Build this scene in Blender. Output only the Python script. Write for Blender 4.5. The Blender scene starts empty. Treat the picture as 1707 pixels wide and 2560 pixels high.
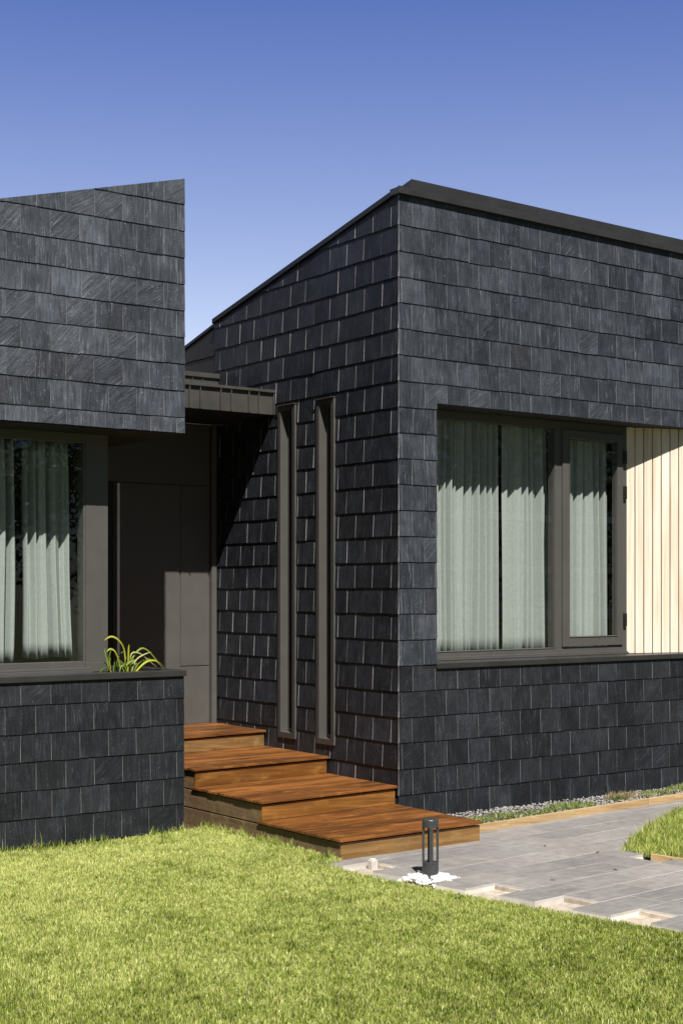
import bpy, bmesh, math, random
import numpy as np
from mathutils import Vector
random.seed(7); rng = np.random.default_rng(7)
SC = bpy.context.scene
COL = SC.collection

# ------------------------------------------------------------------ helpers
def tag(o, label=None, cat=None, group=None, kind=None):
    if label: o['label'] = label
    if cat: o['category'] = cat
    if group: o['group'] = group
    if kind: o['kind'] = kind
    return o

def empty(name, loc, label, cat, group=None):
    o = bpy.data.objects.new(name, None); COL.objects.link(o)
    o.location = loc; o.empty_display_size = .2
    return tag(o, label, cat, group)

def wloc(p):
    v = Vector((0, 0, 0))
    while p is not None:
        v += p.location; p = p.parent
    return v

class MB:
    """collects faces, then becomes ONE mesh object"""
    def __init__(s): s.v = []; s.f = []; s.m = []; s.t = []; s.uv = []
    def face(s, idx, m=0, t=(.5, .5, .5, 1), uv=None):
        s.f.append(idx); s.m.append(m); s.t.append(t); s.uv.append(uv or [(0, 0)] * len(idx))
    def prism(s, bot, top, m=0, t=None, grain=0, mside=None):
        """bot/top: matching rings of 3-D points"""
        t = t or (random.random(), random.random(), random.random(), 1)
        n = len(bot); b = len(s.v); s.v += [tuple(p) for p in bot] + [tuple(p) for p in top]
        def add(ix, mm):
            uv = []
            for i in ix:
                p = s.v[i]; o = [p[k] for k in range(3) if k != grain]
                uv.append((p[grain] + t[2] * 7, o[0] + o[1] + t[1] * 3))
            s.face(ix, mm, t, uv)
        add([b + i for i in range(n)][::-1], m); add([b + n + i for i in range(n)], m)
        ms = m if mside is None else mside
        for i in range(n):
            j = (i + 1) % n
            add([b + i, b + j, b + n + j, b + n + i], ms)
    def box(s, x0, x1, y0, y1, z0, z1, m=0, t=None, grain=0):
        s.prism([(x0, y0, z0), (x1, y0, z0), (x1, y1, z0), (x0, y1, z0)],
                [(x0, y0, z1), (x1, y0, z1), (x1, y1, z1), (x0, y1, z1)], m, t, grain)
    def tube(s, pts, rad, n=10, m=0, t=None, cap=True):
        t = t or (random.random(), random.random(), random.random(), 1)
        b = len(s.v); pts = [Vector(p) for p in pts]
        if not hasattr(rad, '__len__'): rad = [rad] * len(pts)
        for i, p in enumerate(pts):
            d = (pts[min(i + 1, len(pts) - 1)] - pts[max(i - 1, 0)]).normalized()
            a = d.orthogonal().normalized() if abs(d.z) < .99 else Vector((1, 0, 0)); c = d.cross(a).normalized(); a = c.cross(d)
            for k in range(n):
                w = 2 * math.pi * k / n
                s.v.append(tuple(p + (a * math.cos(w) + c * math.sin(w)) * rad[i]))
        for i in range(len(pts) - 1):
            for k in range(n):
                l = (k + 1) % n
                s.face([b + i * n + k, b + i * n + l, b + (i + 1) * n + l, b + (i + 1) * n + k], m, t)
        if cap:
            s.face([b + k for k in range(n)][::-1], m, t)
            s.face([b + (len(pts) - 1) * n + k for k in range(n)], m, t)
    def build(s, name, mats, parent=None, bevel=0, smooth=False):
        if not isinstance(mats, (list, tuple)): mats = [mats]
        o = wloc(parent)
        me = bpy.data.meshes.new(name)
        me.from_pydata([(x - o.x, y - o.y, z - o.z) for x, y, z in s.v], [], s.f)
        for m in mats: me.materials.append(m)
        me.polygons.foreach_set('material_index', s.m)
        ta = me.attributes.new('tone', 'FLOAT_COLOR', 'FACE')
        ta.data.foreach_set('color', [c for t in s.t for c in t])
        ul = me.uv_layers.new(name='grain')
        ul.data.foreach_set('uv', [c for u in s.uv for p in u for c in p])
        if smooth: me.polygons.foreach_set('use_smooth', [True] * len(s.f))
        me.validate(); me.update()
        ob = bpy.data.objects.new(name, me); COL.objects.link(ob)
        if parent is not None: ob.parent = parent
        if bevel:
            bv = ob.modifiers.new('bevel', 'BEVEL'); bv.width = bevel; bv.segments = 2; bv.limit_method = 'ANGLE'; bv.angle_limit = .6
        return ob

def np_mesh(name, verts, faces4, mat, cols=None, parent=None, tris=None):
    """numpy quads (and tris) to one mesh"""
    me = bpy.data.meshes.new(name)
    nv = len(verts); q = np.asarray(faces4, np.int32).reshape(-1, 4); nq = len(q)
    tr = np.asarray(tris if tris is not None else [], np.int32).reshape(-1, 3); nt = len(tr)
    me.vertices.add(nv); me.vertices.foreach_set('co', np.asarray(verts, np.float32).ravel())
    me.loops.add(nq * 4 + nt * 3); me.loops.foreach_set('vertex_index', np.concatenate([q.ravel(), tr.ravel()]).astype(np.int32))
    me.polygons.add(nq + nt)
    st = np.concatenate([np.arange(nq) * 4, nq * 4 + np.arange(nt) * 3]).astype(np.int32)
    me.polygons.foreach_set('loop_start', st)
    me.update(calc_edges=True)
    if cols is not None:
        a = me.attributes.new('tone', 'FLOAT_COLOR', 'POINT')
        c = np.ones((nv, 4), np.float32); c[:, :3] = cols
        a.data.foreach_set('color', c.ravel())
    me.materials.append(mat); me.validate()
    ob = bpy.data.objects.new(name, me); COL.objects.link(ob)
    if parent is not None:
        ob.parent = parent; ob.matrix_parent_inverse.identity()
    return ob

# ------------------------------------------------------------------ materials
class NT:
    def __init__(s, name):
        s.mat = bpy.data.materials.new(name); s.mat.use_nodes = True
        s.t = s.mat.node_tree; s.t.nodes.clear()
        s.out = s.n('ShaderNodeOutputMaterial')
    def n(s, typ, inp=None, **kw):
        o = s.t.nodes.new(typ)
        for k, v in kw.items(): setattr(o, k, v)
        for k, v in (inp or {}).items(): s.set(o, k, v)
        return o
    def set(s, node, k, v):
        sock = node.inputs[k]
        if hasattr(v, 'is_output'): s.t.links.new(v, sock)
        elif isinstance(v, bpy.types.Node): s.t.links.new(v.outputs[0], sock)
        else: sock.default_value = v
    def math(s, op, a, b=0.0, clamp=False):
        return s.n('ShaderNodeMath', {0: a, 1: b}, operation=op, use_clamp=clamp).outputs[0]
    def ramp(s, f, stops):
        r = s.n('ShaderNodeValToRGB', {0: f}); e = r.color_ramp.elements
        while len(e) < len(stops): e.new(.5)
        for x, (p, c) in zip(e, stops):
            x.position = p; x.color = (c if len(c) == 4 else (*c, 1)) if hasattr(c, '__len__') else (c, c, c, 1)
        return r.outputs[0]
    def mix(s, f, a, b, typ='MIX'):
        m = s.n('ShaderNodeMix', data_type='RGBA', blend_type=typ)
        s.set(m, 0, f); s.set(m, 6, a); s.set(m, 7, b)
        return m.outputs[2]
    def noise(s, vec, scale=5, detail=4, rough=.6, dist=0):
        return s.n('ShaderNodeTexNoise', {'Vector': vec, 'Scale': scale, 'Detail': detail, 'Roughness': rough, 'Distortion': dist}).outputs[0]
    def bump(s, h, strength=.3, dist=.002):
        return s.n('ShaderNodeBump', {'Height': h, 'Strength': strength, 'Distance': dist}).outputs[0]
    def bsdf(s, color, rough=.5, normal=None, **kw):
        b = s.n('ShaderNodeBsdfPrincipled', {'Base Color': color, 'Roughness': rough})
        if normal is not None: s.set(b, 'Normal', normal)
        for k, v in kw.items(): s.set(b, k.replace('_', ' '), v)
        s.t.links.new(b.outputs[0], s.out.inputs[0]); return b
    def tone(s):
        a = s.n('ShaderNodeAttribute', attribute_name='tone')
        x = s.n('ShaderNodeSeparateColor', {0: a.outputs[0]})
        return a.outputs[0], x.outputs[0], x.outputs[1], x.outputs[2]
    def uv(s, su=1, sv=1, off=None):
        u = s.n('ShaderNodeUVMap', uv_map='grain')
        m = s.n('ShaderNodeMapping', {'Vector': u.outputs[0], 'Scale': (su, sv, 1)})
        if off is not None:
            c = s.n('ShaderNodeCombineXYZ', {2: off}); s.set(m, 'Location', c.outputs[0])
        return m.outputs[0]
    def obj(s, sc=(1, 1, 1)):
        g = s.n('ShaderNodeNewGeometry')
        return s.n('ShaderNodeMapping', {'Vector': g.outputs['Position'], 'Scale': sc}).outputs[0]

def c4(r, g, b, a=1): return (r, g, b, 1)

def slate(name, base, light, rough=.5, amt=1., spec=.5):
    m = NT(name); _, r, g, b = m.tone()
    z = m.math('MULTIPLY', b, 40.)
    st = m.noise(m.uv(9, 95, z), 1, 5, .65, .4)           # riven grain along the slate
    fine = m.noise(m.uv(30, 260, z), 1, 3, .6)
    bl = m.noise(m.uv(7, 7, z), 1, 4, .6)
    sp = m.noise(m.uv(60, 95, z), 1, 2, .5)
    scr = m.noise(m.uv(4, 110, z), 1, 2, .45, 1.0)
    k = m.math('ADD', m.math('MULTIPLY', st, .55), m.math('MULTIPLY', bl, .45))
    cvar = m.mix(m.ramp(k, [(.38, 0), (.62, 1)]), base, light)
    st2 = m.noise(m.uv(3.2, 42, z), 1, 3, .6, .3)
    cvar = m.mix(1, cvar, m.ramp(st2, [(.3, 1 - .36 * amt), (.5, 1.), (.72, 1 + .45 * amt)]), 'MULTIPLY')
    # per-slate brightness and a few brownish / bluish slates
    cvar = m.mix(1, cvar, m.ramp(r, [(0, (.55, .55, .58)), (.3, (.84, .84, .86)), (.7, (1.03, 1.03, 1.03)), (1, (1.42, 1.40, 1.38))]), 'MULTIPLY')
    cvar = m.mix(m.math('MULTIPLY', m.math('GREATER_THAN', g, .93), .3), cvar, c4(base[0] * 1.3, base[1] * 1.08, base[2] * .95))
    gl = m.noise(m.obj(), 1.7, 4, .6)
    cvar = m.mix(1, cvar, m.ramp(gl, [(.3, .80), (.5, 1.), (.7, 1.28)]), 'MULTIPLY')
    spm = m.math('MULTIPLY', m.ramp(sp, [(.64, 0), (.74, 1)]), m.ramp(bl, [(.40, .25), (.6, 1)]))
    scm = m.math('MULTIPLY', m.ramp(scr, [(.60, 0), (.70, 1)]), m.ramp(bl, [(.42, 0), (.6, 1)]))
    lt = c4(*[min(1, x * 3.4 + .04) for x in light[:3]])
    cvar = m.mix(m.math('MULTIPLY', spm, .8), cvar, lt)
    cvar = m.mix(m.math('MULTIPLY', scm, .55 * amt), cvar, lt)
    h = m.math('ADD', m.math('MULTIPLY', st, 1.), m.math('ADD', m.math('MULTIPLY', fine, .35), m.math('MULTIPLY', bl, .6)))
    nrm = m.bump(h, .8, .004)
    m.bsdf(cvar, m.ramp(st, [(.3, rough - .08), (.7, rough + .12)]), nrm, Specular_IOR_Level=spec)
    return m.mat

def flat(name, col, rough=.5, var=.12, bump=.06, scale=6., spec=.5, metallic=0.):
    m = NT(name); n = m.noise(m.obj(), scale, 5, .6); f = m.noise(m.obj(), scale * 22, 3, .6)
    c = m.mix(m.ramp(n, [(.3, 0), (.7, 1)]), c4(*[x * (1 - var) for x in col]), c4(*[x * (1 + var) for x in col]))
    c = m.mix(m.math('MULTIPLY', m.ramp(f, [(.68, 0), (.75, 1)]), .25), c, c4(*[min(1, x * 1.8) for x in col]))
    m.bsdf(c, m.ramp(n, [(.3, rough - .06), (.7, rough + .08)]), m.bump(f, bump, .001), Specular_IOR_Level=spec, Metallic=metallic)
    return m.mat

def wood(name, dark, mid, light, rough=.5, stain=0., ba=1.4, bc=38., spec=.4):
    m = NT(name); _, r, g, b = m.tone()
    z = m.math('MULTIPLY', b, 30.)
    gr = m.noise(m.uv(ba, bc, z), 1, 6, .62, .5)
    fine = m.noise(m.uv(ba * 3, bc * 5, z), 1, 3, .6)
    c = m.ramp(gr, [(.28, dark), (.5, mid), (.74, light)])
    c = m.mix(1, c, m.ramp(r, [(0, (.72, .70, .68)), (.5, (1, 1, 1)), (1, (1.18, 1.2, 1.22))]), 'MULTIPLY')
    c = m.mix(m.math('MULTIPLY', m.ramp(fine, [(.58, 0), (.75, 1)]), .3), c, c4(*[x * .55 for x in dark]))
    if stain:
        w = m.noise(m.obj((.55, 3.4, 3.4)), 2.0, 5, .62, .5)
        c = m.mix(m.math('MULTIPLY', m.ramp(w, [(.42, 1), (.62, 0)]), stain), c, c4(dark[0] * .32, dark[1] * .36, dark[2] * .5))
        w2 = m.noise(m.obj((1.2, 3.2, 3.2)), 4.1, 3, .6)
        c = m.mix(m.math('MULTIPLY', m.ramp(w2, [(.55, 0), (.72, 1)]), .45), c, c4(light[0] * 1.15, light[1] * 1.25, light[2] * 1.3))
    m.bsdf(c, m.ramp(gr, [(.3, rough - .1), (.7, rough + .1)]), m.bump(m.math('ADD', gr, m.math('MULTIPLY', fine, .4)), .25, .0015), Specular_IOR_Level=spec)
    return m.mat

def stone(name, c1, c2, rough=.8, s=9., streak=None, spec=.3):
    m = NT(name); _, r, g, b = m.tone()
    p = m.obj() ; n = m.noise(p, s, 6, .65); f = m.noise(p, s * 14, 3, .65); big = m.noise(p, 1.6, 4, .6, .6)
    c = m.mix(m.ramp(n, [(.3, 0), (.7, 1)]), c1, c2)
    c = m.mix(1, c, m.ramp(r, [(0, (.82, .82, .83)), (.5, (1, 1, 1)), (1, (1.12, 1.1, 1.07))]), 'MULTIPLY')
    c = m.mix(1, c, m.ramp(big, [(.3, (.84, .82, .82)), (.68, (1.1, 1.09, 1.08))]), 'MULTIPLY')
    if streak:
        u = m.noise(m.obj((3, 26, 1)), 1, 4, .65); c = m.mix(m.math('MULTIPLY', m.ramp(u, [(.52, 0), (.72, 1)]), .45), c, streak)
    m.bsdf(c, rough, m.bump(m.math('ADD', n, f), .35, .003), Specular_IOR_Level=spec)
    return m.mat

def leafy(name, rough=.5, trans=.35, spec=.35):
    m = NT(name); col, r, g, b = m.tone()
    bs = m.n('ShaderNodeBsdfPrincipled', {'Base Color': col, 'Roughness': rough, 'Specular IOR Level': spec})
    tr = m.n('ShaderNodeBsdfTranslucent', {'Color': m.mix(1, col, c4(1.1, 1.15, .5), 'MULTIPLY')})
    mx = m.n('ShaderNodeMixShader', {0: trans, 1: bs.outputs[0], 2: tr.outputs[0]})
    m.t.links.new(mx.outputs[0], m.out.inputs[0]); return m.mat

def glass(name):
    m = NT(name)
    ge = m.n('ShaderNodeNewGeometry')
    dt = m.n('ShaderNodeVectorMath', {0: ge.outputs['Normal'], 1: ge.outputs['Incoming']}, operation='DOT_PRODUCT').outputs['Value']
    ic = m.math('SUBTRACT', 1., m.math('ABSOLUTE', dt), True)
    fr = m.math('ADD', .042, m.math('MULTIPLY', m.math('POWER', ic, 5.), .95), True)
    tr = m.n('ShaderNodeBsdfTransparent', {'Color': c4(.955, .975, .965)})
    gl = m.n('ShaderNodeBsdfGlossy', {'Color': c4(1, 1, 1), 'Roughness': 0.004})
    w = m.noise(m.obj((1, 1, .6)), 1.4, 2, .5)
    m.set(gl, 'Normal', m.bump(w, .02, .02))
    mx = m.n('ShaderNodeMixShader', {0: m.math('MULTIPLY', fr, 1.0, True), 1: tr.outputs[0], 2: gl.outputs[0]})
    m.t.links.new(mx.outputs[0], m.out.inputs[0]); return m.mat

def curtain_mat():
    m = NT('curtain_cloth')
    p = m.obj((900, 900, 900)); n = m.noise(m.obj(), 40, 3, .6)
    wv = m.noise(m.obj((60, 60, 700)), 1, 2, .5)
    c = m.mix(m.ramp(n, [(.3, 0), (.7, 1)]), c4(.37, .39, .375), c4(.43, .45, .435))
    bs = m.n('ShaderNodeBsdfPrincipled', {'Base Color': c, 'Roughness': .85, 'Specular IOR Level': .1, 'Normal': m.bump(wv, .15, .001)})
    tr = m.n('ShaderNodeBsdfTranslucent', {'Color': c4(.34, .36, .34)})
    mx = m.n('ShaderNodeMixShader', {0: .10, 1: bs.outputs[0], 2: tr.outputs[0]})
    m.t.links.new(mx.outputs[0], m.out.inputs[0]); return m.mat

M = {}
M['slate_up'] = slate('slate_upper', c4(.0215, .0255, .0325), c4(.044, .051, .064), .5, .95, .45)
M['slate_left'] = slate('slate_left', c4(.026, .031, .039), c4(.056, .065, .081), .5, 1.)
M['slate_side'] = slate('slate_side', c4(.0072, .0082, .0112), c4(.0175, .0195, .0255), .5, .9, .4)  # same slate, darkened: shade of the side-facing walls put into the colour
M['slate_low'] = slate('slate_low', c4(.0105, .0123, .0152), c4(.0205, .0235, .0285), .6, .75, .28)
M['slate_edge'] = stone('slate_cut_edge', c4(.26, .265, .275), c4(.54, .54, .55), .75, 60.)
M['backing'] = flat('black_membrane', (.008, .008, .008), .8)
M['frame'] = flat('taupe_window_metal', (.080, .0765, .071), .42, .05, .03)
M['slot'] = flat('dark_slot_trim', (.040, .038, .035), .45, .06, .03)
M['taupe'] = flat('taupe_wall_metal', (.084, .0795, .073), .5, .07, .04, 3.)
M['char'] = flat('charcoal_flashing', (.027, .027, .027), .45, .1, .05, 4.)
M['rear'] = flat('rear_wall_metal', (.009, .009, .008), .5)
M['canopy'] = flat('canopy_metal', (.052, .050, .045), .45, .12, .05, 5.)
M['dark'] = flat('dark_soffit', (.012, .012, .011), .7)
M['room'] = flat('room_lining', (.015, .015, .015), .8)
M['steel'] = flat('satin_aluminium', (.75, .75, .74), .3, .05, .03, 8.)
M['glass'] = glass('window_glass')
M['curtain'] = curtain_mat()
M['merbau'] = wood('oiled_decking', c4(.145, .050, .012), c4(.25, .092, .021), c4(.37, .152, .038), .44, .75)
M['riser'] = wood('riser_board', c4(.13, .050, .010), c4(.22, .090, .018), c4(.31, .145, .035), .5, .35)
M['skirt'] = wood('weathered_skirt', c4(.12, .072, .036), c4(.20, .128, .066), c4(.28, .19, .105), .65, .4)
M['lowriser'] = wood('pale_riser', c4(.15, .075, .022), c4(.24, .130, .042), c4(.33, .20, .075), .6, .3)
M['larch'] = wood('pale_larch', c4(.62, .47, .33), c4(.76, .645, .52), c4(.82, .74, .64), .55, 0., .9, 30.)
M['pine'] = wood('pine_board', c4(.28, .17, .07), c4(.42, .285, .14), c4(.54, .40, .23), .7, .15)
M['paver'] = stone('bluestone_paver', c4(.205, .196, .190), c4(.285, .273, .264), .75, 12., c4(.40, .385, .37))
M['joint'] = stone('sand_joint', c4(.46, .44, .41), c4(.56, .54, .50), .9)
M['conc'] = stone('pale_concrete', c4(.58, .55, .50), c4(.74, .71, .66), .9, 14.)
M['dirt'] = stone('dry_soil', c4(.15, .105, .065), c4(.30, .23, .15), .95, 25.)
M['paledirt'] = stone('pale_sandy_soil', c4(.32, .27, .205), c4(.56, .51, .44), .95, 22.)
M['soil'] = stone('dark_soil', c4(.03, .026, .022), c4(.075, .065, .055), .95, 40.)
M['turf'] = stone('turf_soil', c4(.05, .065, .018), c4(.10, .115, .035), .95, 25.)
M['grass'] = leafy('grass_blades', .42, .35, .45)
M['leaf'] = leafy('leaf', .4, .3, .4)
M['bark'] = stone('bark', c4(.06, .045, .03), c4(.15, .11, .08), .9, 20.)
M['bollard'] = flat('anthracite_coating', (.045, .047, .052), .38, .1, .04, 20.)
M['pebble'] = stone('white_pebble', c4(.70, .70, .69), c4(.82, .82, .81), .7, 30.)
M['gravel'] = stone('gravel_chip', c4(.17, .17, .165), c4(.42, .41, .39), .85, 60.)
M['white'] = stone('white_rail_paint', c4(.70, .69, .66), c4(.82, .81, .78), .6, 8.)
M['black'] = flat('black_hinge', (.012, .012, .012), .4)

# ------------------------------------------------------------------ slate courses
def clip_poly(poly, f):
    """keep the part where f(p) >= 0 (f linear)"""
    out = []
    for i in range(len(poly)):
        a, b = poly[i], poly[(i + 1) % len(poly)]
        fa, fb = f(a), f(b)
        if fa >= 0: out.append(a)
        if (fa >= 0) != (fb >= 0):
            k = fa / (fa - fb); out.append((a[0] + (b[0] - a[0]) * k, a[1] + (b[1] - a[1]) * k))
    return out

def subtract(r, o):
    u0, u1, z0, z1 = r; a0, a1, b0, b1 = o
    if a1 <= u0 or a0 >= u1 or b1 <= z0 or b0 >= z1: return [r]
    res = []
    if b1 < z1: res.append((u0, u1, b1, z1))
    if b0 > z0: res.append((u0, u1, z0, b0))
    m0, m1 = max(z0, b0), min(z1, b1)
    if a0 > u0: res.append((u0, a0, m0, m1))
    if a1 < u1: res.append((a1, u1, m0, m1))
    return [q for q in res if q[1] - q[0] > .004 and q[3] - q[2] > .004]

def slates(name, mat, P, u0, u1, lines, joints, holes=(), top=None, parent=None, diag=.25, W=.25, flip=False, gapw=.004, thick=.72):
    """P(u,z,d): wall point at offset d. lines: course bottoms from the top down; the first entry is the top limit."""
    mb = MB()
    for k in range(len(lines) - 1):
        zt, zb = lines[k], lines[k + 1]
        ph = joints[k % 2]
        i0 = math.floor((u0 - ph) / W)
        cuts = []
        i = i0
        wob = random.uniform(-.006, .006)
        while ph + i * W < u1 + W:
            cuts.append(ph + i * W + wob + random.uniform(-.006, .006)); i += 1
        for c in range(len(cuts) - 1):
            a, b = cuts[c], cuts[c + 1]
            if b <= u0 + .012 or a >= u1 - .012: continue
            g = gapw * random.uniform(.35, 1.15)
            a2, b2 = max(a + g * .5, u0), min(b - g * .5, u1)
            if a < u0 + .02: a2 = u0
            if b > u1 - .02: b2 = u1
            jz = random.uniform(-.0025, .0025) + (random.uniform(-.006, .002) if random.random() < .06 else 0)
            tilt = random.uniform(-.0025, .0025); skew = random.uniform(-.0012, .0012)
            z_b = zb + jz
            d_b = random.uniform(.0138, .0160) * thick; d_t = random.uniform(.0025, .004)
            tone = (random.random(), random.random(), random.random(), 1)
            r = random.random()
            ang = (random.uniform(-6, 6) if r > diag else -random.uniform(40, 64)) + 90
            ca, sa = math.cos(math.radians(ang)), math.sin(math.radians(ang))
            def D(u, z):
                f = (z - z_b) / (zt - z_b)
                return d_b + (d_t - d_b) * f + skew * (u - a) / W
            rects = [(a2, b2, z_b, zt + .003)]
            for h in holes:
                rects = [q for rr in rects for q in subtract(rr, h)]
            for (p0, p1, q0, q1) in rects:
                # riven lower edge: a few jittered points
                bot = []
                if q0 <= z_b + .001:
                    n = 5
                    for j in range(n + 1):
                        f = j / n; jj = random.uniform(-.0013, .0013) if 0 < j < n else random.uniform(0, .0016)
                        bot.append((p0 + (p1 - p0) * f, q0 + jj + tilt * (f - .5)))
                else: bot = [(p0, q0), (p1, q0)]
                poly = bot + [(p1, q1), (p0, q1)]
                if top is not None: poly = clip_poly(poly, top)
                if len(poly) < 3: continue
                area = abs(sum(poly[i][0] * poly[(i + 1) % len(poly)][1] - poly[(i + 1) % len(poly)][0] * poly[i][1] for i in range(len(poly)))) / 2
                if area < 2e-4: continue
                fr = [P(u, z, D(u, z)) for u, z in poly]; bk = [P(u, z, -.001) for u, z in poly]
                n = len(poly); base = len(mb.v); mb.v += fr + bk
                uv = [((u - a) * ca + (z - zb) * sa + tone[2] * 9, -(u - a) * sa + (z - zb) * ca + tone[1] * 5) for u, z in poly]
                ix = list(range(base, base + n)); 
                mb.face(ix if not flip else ix[::-1], 0, tone, uv if not flip else uv[::-1])
                for i in range(n):
                    j = (i + 1) % n
                    du, dz = abs(poly[j][0] - poly[i][0]), abs(poly[j][1] - poly[i][1])
                    q = [base + i, base + n + i, base + n + j, base + j]
                    mb.face(q if not flip else q[::-1], 1 if dz > du * 2 else 0, tone, [uv[i], uv[i], uv[j], uv[j]] if not flip else [uv[j], uv[j], uv[i], uv[i]])
    return mb.build(name, [mat, M['slate_edge']], parent)

# ================================================================== RIGHT WING
RW = empty('house_wing', (0, 0, -2), 'right house wing in black slate with a wide curtained window and pale timber cladding', 'house')
SL = .2155                                       # fall of the roof per metre going back
def roofz(y): return 3.356 - SL * y
front_lines = [3.36] + [3.091 - .2207 * k for k in range(24)]
front_lines = [z for z in front_lines if z > -1.97] + [-1.985]
holes_f = [(.406, 4.06, -.70, 1.60), (.25, .41, -.70, -.662)]
Pf = lambda u, z, d: (u, -d, z)
upf = [z for z in front_lines if z > -.62]; upf.append(upf[-1] - .2207)
lowf = [z for z in front_lines if z <= upf[-1] + .001]
slates('front_slates', M['slate_up'], Pf, -.012, 5.6, upf, (.135, .265), holes_f, None, RW, .06)
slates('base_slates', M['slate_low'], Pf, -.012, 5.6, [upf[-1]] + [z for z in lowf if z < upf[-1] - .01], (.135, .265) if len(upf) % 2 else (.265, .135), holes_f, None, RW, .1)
slots = [(1.551, 1.836, -1.415, 1.722), (.925, 1.197, -1.42, 1.716)]
Ps = lambda u, z, d: (-d, u, z)
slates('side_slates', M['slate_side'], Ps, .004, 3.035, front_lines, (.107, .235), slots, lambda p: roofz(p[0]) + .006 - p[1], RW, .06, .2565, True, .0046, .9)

b = MB()   # structure behind the slates
b.box(.0, .40, .0, .32, -2.1, 3.36); b.box(.40, 6, .0, .32, -2.1, -.705); b.box(.40, 6, .0, .32, 1.615, 3.36); b.box(4.08, 6, .0, .32, -.705, 1.615)
def sidebox(y0, y1, z0=-2.1, z1=None):
    za, zc = (roofz(y0) - .01, roofz(y1) - .01) if z1 is None else (z1, z1)
    b.prism([(0, y0, z0), (.14, y0, z0), (.14, y1, z0), (0, y1, z0)], [(0, y0, za), (.14, y0, za), (.14, y1, zc), (0, y1, zc)])
for y0, y1 in ((.32, .925), (1.197, 1.551), (1.836, 3.04)): sidebox(y0, y1)
for s_ in slots: sidebox(s_[0], s_[1], -2.1, s_[2]); sidebox(s_[0], s_[1], s_[3])
b.build('wall_core', M['backing'], RW)
b = MB()   # room behind the windows
b.box(.14, 6, 3.04, 3.14, -2, 2.6); b.box(.14, 6, .32, 3.04, -1.3, -1.22); b.box(.14, 6, .32, 3.04, 2.2, 2.26); b.box(5.9, 6, .32, 3.04, -1.22, 2.2)
b.build('room', M['room'], RW)
b = MB()   # head and jamb lining of the window recess
b.box(.404, 4.06, .004, .30, 1.600, 1.614); b.box(.392, .4055, .004, .30, -.70, 1.60)
b.build('recess_lining', M['dark'], RW)
# rear metal-clad side wall beyond the slates
def rtop(y): return 2.722 - .25 * (y - 3.06)
b = MB()
b.prism([(.035, 3.10, -2), (.2, 3.10, -2), (.2, 6.5, -2), (.035, 6.5, -2)], [(.035, 3.10, rtop(3.10)), (.2, 3.10, rtop(3.10)), (.2, 6.5, rtop(6.5)), (.035, 6.5, rtop(6.5))])
b.prism([(.018, 3.06, rtop(3.06) - .03), (.21, 3.06, rtop(3.06) - .03), (.21, 6.5, rtop(6.5) - .03), (.018, 6.5, rtop(6.5) - .03)], [(.018, 3.06, rtop(3.06) + .004), (.21, 3.06, rtop(3.06) + .004), (.21, 6.5, rtop(6.5) + .004), (.018, 6.5, rtop(6.5) + .004)])
for z in (2.383, 1.78):
    b.box(.022, .0345, 3.12, 6.5, z, z + .02)
b.build('rear_cladding', M['rear'], RW, .002)
# roof sheet, raking trim, front fascia and upstand
def tilt_front(x): return -.008 * x
b = MB()
b.prism([(-.02, .0, roofz(0) + .01), (6, .0, roofz(0) - .03), (6, 3.06, roofz(3.06) - .03), (-.02, 3.06, roofz(3.06) + .01)],
        [(-.02, .0, roofz(0) + .03), (6, .0, roofz(0) - .01), (6, 3.06, roofz(3.06) - .01), (-.02, 3.06, roofz(3.06) + .03)])
b.build('roof', M['char'], RW)
b = MB()
b.prism([(-.03, -.03, roofz(-.03) + .002), (.06, -.03, roofz(-.03) + .002), (.06, 3.055, roofz(3.055) + .002), (-.03, 3.055, roofz(3.055) + .002)],
        [(-.03, -.03, roofz(-.03) + .05), (.06, -.03, roofz(-.03) + .05), (.06, 3.055, roofz(3.055) + .05), (-.03, 3.055, roofz(3.055) + .05)])
b.build('raking_trim', M['rear'], RW, .003)
b = MB()
b.prism([(-.036, -.045, 3.345), (6, -.045, 3.345 + tilt_front(6)), (6, .09, 3.345 + tilt_front(6)), (-.036, .09, 3.345)],
        [(-.036, -.045, 3.402), (6, -.045, 3.402 + tilt_front(6)), (6, .09, 3.402 + tilt_front(6)), (-.036, .09, 3.402)])
b.build('fascia', M['char'], RW, .003)
b = MB()
b.prism([(.19, .075, 3.38), (6, .075, 3.38 + tilt_front(6)), (6, .6, 3.26 + tilt_front(6)), (.19, .6, 3.26)],
        [(.19, .075, 3.528), (6, .075, 3.528 + tilt_front(6)), (6, .6, 3.41 + tilt_front(6)), (.19, .6, 3.41)])
b.build('roof_upstand', M['char'], RW, .003)
# sill capping
b = MB(); b.box(.395, 5.6, -.026, .27, -.699, -.652); b.build('sill', M['char'], RW, .004)
# window
F = .305
def ringframe(mb, x0, x1, z0, z1, wl, wr, wb, wt, y0, y1):
    mb.box(x0, x0 + wl, y0, y1, z0, z1); mb.box(x1 - wr, x1, y0, y1, z0, z1)
    mb.box(x0 + wl, x1 - wr, y0 + .0008, y1, z0, z0 + wb); mb.box(x0 + wl, x1 - wr, y0 + .0008, y1, z1 - wt, z1)
b = MB(); ringframe(b, .41, 3.104, -.632, 1.598, .06, .078, .062, .078, F, F + .09)
b.box(2.118, 2.212, F + .001, F + .09, -.57, 1.52)
b.box(2.118, 2.126, F - .006, F, -.57, 1.52)
b.box(.41, 3.112, F - .03, F + .06, -.650, -.6345); b.box(.41, 3.106, F - .016, F + .06, -.6335, -.622)
b.box(.47, 2.118, F - .004, F, -.578, -.570)
WF = b.build('window', M['frame'], RW, .003)
b = MB(); b.box(.45, 2.14, F + .018, F + .026, -.58, 1.53); b.build('pane', M['glass'], WF)
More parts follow.
